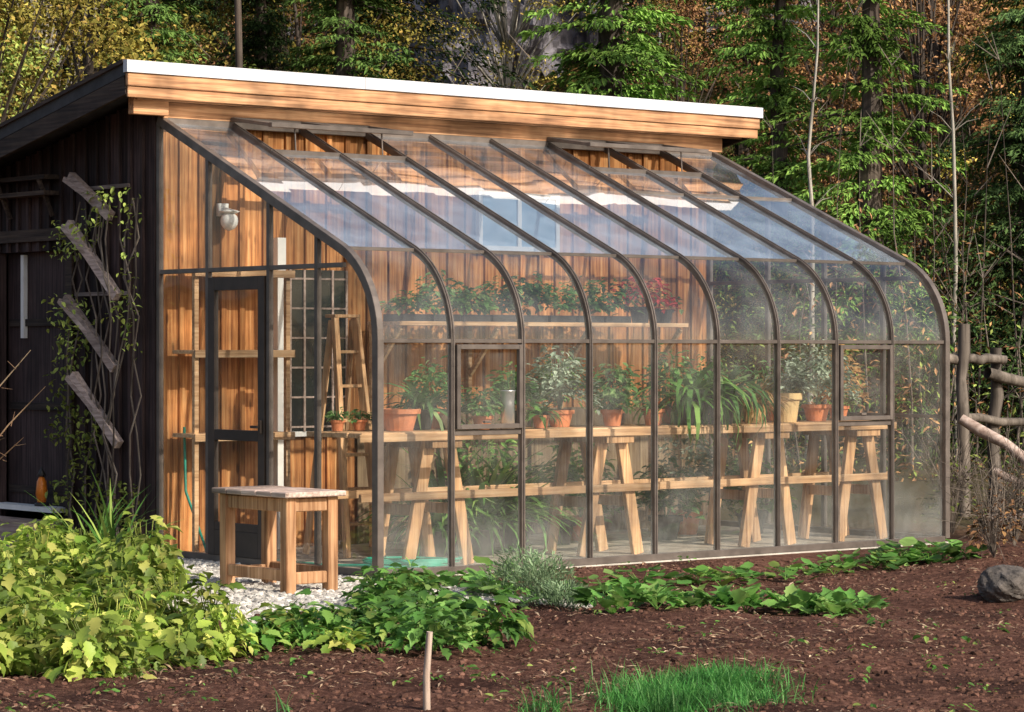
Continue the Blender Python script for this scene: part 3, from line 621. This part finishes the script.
g=MB(); th=np.linspace(0,6.28*5,200); g.tube(np.stack([.75+np.cos(th)*(.3+.05*np.sin(th*.43)),.62+np.sin(th*.98)*.26,.02+th*.0015],1),.010,6,cap=False); 
g.tube([[.45,.62,.03],[.3,.9,.02],[.2,1.4,.02],[.15,2.4,.02],[.14,2.7,.5],[.14,2.72,1.0]],.012,6,cap=False); g.build('garden_hose',hosem,smooth=True)
# ------------------------------------------------------------ shed wall ornaments
b=MB()
for(z0,z1,y0,y1) in((3.0,2.66,3.92,3.42),(2.62,2.02,3.95,3.32),(2.02,1.45,4.0,3.35),(1.40,.85,3.88,3.30)):
    b.beam((-.17,y0,z0),(-.10,y1,z1),.06,.075); b.beam((-.2,y0+.05,z0-.02),(-.15,(y0+y1)/2,(z0+z1)/2-.01),.03,.04)
for z in(2.6,1.75): b.beam((-.066,4.02,z+.3),(-.066,3.2,z+.3),.02,.03)
b.build('trellis',slatm)
g=MB()
for i in range(12):
    y=U(3.0,4.0); P=[[-.1+U(-.05,.02),y,0]]
    for k in range(9): y=np.clip(y+U(-.15,.15),2.98,4.1); P.append([-.12+U(-.05,.03),y,(k+1)*.31])
    g.tube(P,.007,5,0,cap=False)
n=2400; T=np.column_stack([U(-.26,-.08,n),U(2.98,4.2,n),U(0,1,n)**1.2*2.9]); q=vnoise(T[:,1],T[:,2],.3,5)>.5; T=T[q]; n=len(T)
g.scat(LEAF,rot(U(0,6.28,n),U(-1.2,.3,n),U(-.6,.6,n),U(.03,.07,n)),T,1); g.build('climbing_vine',[twigm,fG])
g=MB(); c=(-.06,4.58,.312); g.lathe([(.001,0),(.06,0),(.06,.02),(.035,.03)],c,16,1); g.lathe([(.035,.03),(.05,.1),(.04,.2),(.02,.24)],c,16,0); g.lathe([(.03,.24),(.04,.25),(.012,.3),(.001,.33)],c,16,1); g.build('oil_lantern',[orangem,blackp],smooth=True)
# ------------------------------------------------------------ gravel, clods, litter
gx0,gy0=-2.9,-2.4
n=15000; T=np.column_stack([U(gx0,-.06,n),U(gy0,3.0,n)]); ed=np.minimum(T[:,0]-gx0,T[:,1]-gy0); q=(vnoise(T[:,0],T[:,1],.5,3)+U(-.2,.2,n)>.25)&(ed+(vnoise(T[:,0],T[:,1],.6,9)-.5)*1.2>.35); T=T[q]
T=np.column_stack([T,H(T[:,0],T[:,1])+.006]); g=MB(); rocks(g,T,U(.010,.03,len(T))); 
xs=np.linspace(gx0,-.06,50); ys=np.linspace(gy0,3.1,90); X,Y=np.meshgrid(xs,ys); ed=np.minimum(np.minimum(X-gx0,Y-gy0),1.5)+ (vnoise(X,Y,.4,4)-.5)*.6; Z=H(X,Y)+np.where(ed>.35,.005,-.03)
idx=np.arange(X.size).reshape(X.shape); g.add(np.stack([X,Y,Z],-1).reshape(-1,3),np.stack([idx[:-1,:-1],idx[:-1,1:],idx[1:,1:],idx[1:,:-1]],-1).reshape(-1,4)); g.build('gravel_path',gravm)
def garden(n,f0=11.5,f1=21.5):
    f=U(f0,f1,n); r=U(-.24,.24,n)*f; P=CAM[:2]+r[:,None]*RT+f[:,None]*FW
    q=~((P[:,1]>-.1)&(P[:,0]>-.1)) & ~((P[:,0]>gx0+.4)&(P[:,0]<0)&(P[:,1]>gy0+.4)); P=P[q]; return np.column_stack([P,H(P[:,0],P[:,1])])
T=garden(30000); g=MB(); rocks(g,T,.004+.02*U(0,1,len(T))**4,flat=.7); g.build('soil_clods',clodm)
T=garden(16000); T=T[vnoise(T[:,0],T[:,1],.8,12)+U(-.2,.2,len(T))>.48]; T[:,2]+=.012; n=len(T); g=MB(); k=n//2
g.scat((DIA[0]*A([.35,1,1]),DIA[1]),rot(U(0,6.28,k),U(-.15,.4,k),U(-.4,.4,k),U(.02,.10,k)),T[:k],0); g.scat(DIA,rot(U(0,6.28,n-k),U(-.15,.5,n-k),U(-.6,.6,n-k),U(.015,.04,n-k)),T[k:],0); g.build('plant_litter',strawm)
# ------------------------------------------------------------ garden plants
def onG(r,f): q=S(r,f); q[2]=float(H(q[0],q[1])); return q
g=MB()
for i in range(170):
    f=U(13.5,20.3); px=U(-60,225 if f<15.8 else 150); r=(px-512)/2800*f
    if f<14.4 and px>140: continue
    c=onG(r,f); h=U(.08,.42); rad=U(.08,.26); stems(g,c,rad,h,7,0,.005)
    R_,T_=dome(int(U(40,110)),c,rad,h,U(.065,.115),pitch=(-1.2,.6)); g.scat(BIG,R_,T_,0)
g.build('leafy_green_patch',lime,smooth=True)
g=MB()
for r,f,h in((-2.25,17.2,.6),(-2.45,17.6,.5),(-2.15,16.8,.45),(-3.1,18.5,.5)):
    c=onG(r,f); stems(g,c,.16,h,8,0,.006); g.scat(BIG,*dome(200,c,.17,h,.09,pitch=(-1.3,.3)),0)
g.build('raspberry_bush',lime,smooth=True)
g=MB()
for r,f in((-2.75,19.4),(-2.95,19.9)): straps(g,onG(r,f),27,.8,.014,0,1.0,(1.0,1.55))
g.build('iris_clump',green)
def patch(name,L_,h,rad,n,size,mat,tpl=LEAF,pitch=(-.7,.5)):
    g=MB()
    for r,f in L_:
        c=onG(r+U(-.06,.06),f+U(-.12,.12)); k=U(.6,1.3); stems(g,c,rad*k,h*.9*k,6,0); g.scat(tpl,*dome(int(n*k),c,rad*k,h*k,size*U(.8,1.2),pitch=pitch),0)
    return g.build(name,mat,smooth=True)
patch('strawberry_patch',[(-1.3,15),(-1.11,15.3),(-.88,15.2),(-.65,14.9),(-.8,17.2),(-.62,17.1),(-1.1,14.9),(-.34,15.4),(-.2,15.2),(-.75,16.2),(-.85,15.8)],.22,.2,120,.085,green,BIG,(-.9,.6))
patch('strawberry_patch',[(-.5,16.5),(-.3,16.8),(-.7,17.6),(-1.15,15.5),(-.5,15.6),(-1.0,15.1),(-.35,14.9)],.22,.18,100,.08,brightg,BIG,(-.9,.7))
patch('yellowing_foliage',[(-1.25,15.4),(-1.4,15.1),(-.28,15.6),(-.9,14.8)],.16,.15,60,.08,lime,BIG)
patch('squash_vine',[(-.35,19.1),(-.15,18.7),(.02,18.3),(.35,18.6),(.59,18.7),(.94,19.1),(1.31,19.5),(1.62,19.9),(2.1,20.4),(2.5,20.7),(2.9,21.1),(3.26,21.4),(3.1,21.0),(3.4,20.9),(-.1,19.4),(-.6,18.9),(-.75,18.6)],.15,.22,32,.10,brightg,RND,(-.4,.5))
patch('squash_vine',[(.45,18.4),(.8,18.8),(1.5,19.4),(1.9,20.0),(2.3,20.4),(2.7,20.7),(3.0,21.2)],.12,.2,30,.09,green,RND,(-.3,.45))
patch('chard_row',[(.55,17.1),(.72,17.0),(.84,17.1),(1.0,17.2),(1.12,17.1),(1.28,17.1),(1.42,17.2),(1.65,17.2),(1.82,17.3),(1.97,17.2),(2.1,17.4),(2.25,17.6)],.12,.15,42,.115,brightg,BIG,(-.1,1.1))
g=MB()
for r,f,h in((.2,17.8,.3),(.05,18.4,.33),(.3,17.4,.18)):
    c=onG(r,f); g.scat((DIA[0]*A([.6,1,1]),DIA[1]),*dome(1000,c,.2,h,.05,pitch=(.2,1.4)),0)
g.build('lavender_bush',leafm('leaf_lavender',(.12,.2,.09),(.26,.36,.2),.2,4.0))
def grass(name,C,n,L_):
    g=MB()
    for (r,f,sr,sf,w_) in C:
        k=int(n*w_); rr=rng.normal(0,sr,k)+r; fr_=rng.normal(0,sf,k)+f; P=CAM[:2]+rr[:,None]*RT+fr_[:,None]*FW; T=np.column_stack([P,H(P[:,0],P[:,1])])
        for j,cu in enumerate((.5,1.1,1.8)):
            q=np.arange(k)%3==j; kk=q.sum(); g.scat(strap(.018,cu,4),rot(U(0,6.28,kk),U(.6,1.55,kk),U(-.3,.3,kk),U(.4,1.15,kk)*L_),T[q],0)
    return g.build(name,grassm)
grass('grass_tuft',[(.86,12.8,.17,.3,1.0),(.62,12.45,.10,.15,.5),(.98,13.1,.12,.2,.4)],3300,.14)
grass('grass_tuft',[(.14,12.35,.06,.1,1.0),(-1.0,12.4,.03,.05,.1)],130,.16)
T=garden(300); g=MB()
for t_ in T: g.scat(LEAF,*dome(rng.integers(4,10),t_,.05,.05,U(.02,.055)),0)
g.build('weeds',green)
g=MB(); c=onG(-.375,12.35); g.tube([c-[0,0,.1],c+[.005,.01,.15],c+A([RT[0]*.012,RT[1]*.012,.345])],[.017,.016,.014],8); g.build('garden_stake',wood('stake_wood',(.35,.24,.18),(.55,.42,.34),(.7,.58,.5),'z'),smooth=True)
def rock(name,r,f,s,mat,z=.3):
    bpy.ops.mesh.primitive_ico_sphere_add(subdivisions=5,radius=1); o_=bpy.context.object; o_.name=name; me=o_.data
    V=np.empty(len(me.vertices)*3); me.vertices.foreach_get('co',V); V=V.reshape(-1,3); sd_=int(U(0,99))
    V*=(.75+.45*vnoise(V[:,0]+V[:,2],V[:,1]-V[:,2]*.7,.7,sd_)+.12*vnoise(V[:,0],V[:,2]+V[:,1],.2,sd_+1)+.05*vnoise(V[:,0]-V[:,1],V[:,2],.07,sd_+2))[:,None]
    me.vertices.foreach_set('co',V.ravel()); me.update(); me.materials.append(mat); q=onG(r,f); o_.location=(q[0],q[1],q[2]+s[2]*z); o_.scale=s; o_.rotation_euler=(0,0,U(0,6))
rock('garden_rock',3.28,18.5,(.22,.17,.13),rockm,.5); rock('garden_rock',-1.52,15.8,(.07,.09,.09),palerock); rock('garden_rock',-1.6,15.3,(.05,.05,.04),palerock)
for r,f in((-3.05,20.6),(-2.85,20.9),(-2.65,20.3),(-3.2,21)): rock('garden_rock',r,f,(.11,.09,.06),palerock)
# fence + logs
def log(g,a,b_,r0,r1):
    a,b_=A(a),A(b_); P=[a+(b_-a)*t_+rng.normal(0,.018,3)*(0<t_<1) for t_ in np.linspace(0,1,8)]; g.tube(P,np.linspace(r0,r1,8)*U(.88,1.12,8),8)
g=MB()
for r,f,h in((4.36,27,1.85),(4.72,27.3,1.62),(5.9,28,1.6),(7.5,29,1.6),(9.2,30,1.6)): log(g,S(r,f,-.1),S(r,f,h),.065,.055)
log(g,S(4.2,27.0,1.52),S(4.8,27.2,1.5),.05,.045); log(g,S(4.6,27.1,1.38),S(6.6,28.3,.95),.055,.05); log(g,S(4.3,27,.95),S(6.0,28,.9),.04,.04); log(g,S(5.9,28,1.3),S(9.3,30,1.25),.05,.045); log(g,S(5.9,28,.7),S(9.3,30,.7),.05,.045)
g.build('log_fence',fencem,smooth=True)
g=MB(); log(g,S(4.25,26.5,.95),S(5.6,26.0,-.02),.05,.07); log(g,S(4.2,25,.08),S(6.3,24.4,.08),.06,.08); log(g,S(4.4,25.6,.5),S(5.4,25.3,.02),.035,.04); g.build('driftwood_logs',logm,smooth=True)
def twigbush(name,r,f,n,h,lm=None,mat=twigm):
    g=MB(); c=onG(r,f)
    for i in range(n):
        a=U(0,6.28); q=U(.1,.5)*h; e=c+A([math.cos(a)*q,math.sin(a)*q,h*U(.5,1)]); mid=(c+e)/2+A([0,0,.1*h])+rng.normal(0,.04,3); g.tube([c,mid,e],[.006,.004,.002],4,0,cap=False)
        for j in range(4): d_=rng.normal(0,.12,3)+[0,0,.1]; g.tube([mid,mid+d_,mid+d_*1.8],[.003,.002,.001],3,0,cap=False)
    if lm: g.scat(LEAF,*dome(200,c,.4*h,h*.9,.05),1)
    g.build(name,[mat,lm or dkleaf])
twigbush('dry_shrub',3.6,20.9,22,.55,fR); twigbush('dry_shrub',3.95,22,26,.7,fR); twigbush('dry_shrub',4.5,23.5,30,.8,fG); twigbush('dry_shrub',3.85,24.5,26,.9,fG)
g=MB()
for (r0_,z0_,r1_,z1_) in((-3.75,.75,-3.2,1.35),(-3.8,1.0,-3.3,1.6),(-3.75,.6,-3.35,1.0)):
    a=S(r0_,19.4,z0_); e=S(r1_,19.2,z1_); base=S(-3.9,19.5,0); g.tube([base,a,(a+e)/2+[0,0,.03],e],[.008,.006,.005,.002],5,0,cap=False)
    for j in range(5): p_=a+(e-a)*U(.2,.95); g.tube([p_,p_+rng.normal(0,.05,3)+[0,0,.05]],[.003,.001],3,0,cap=False)
g.build('golden_twig_shrub',strawm)
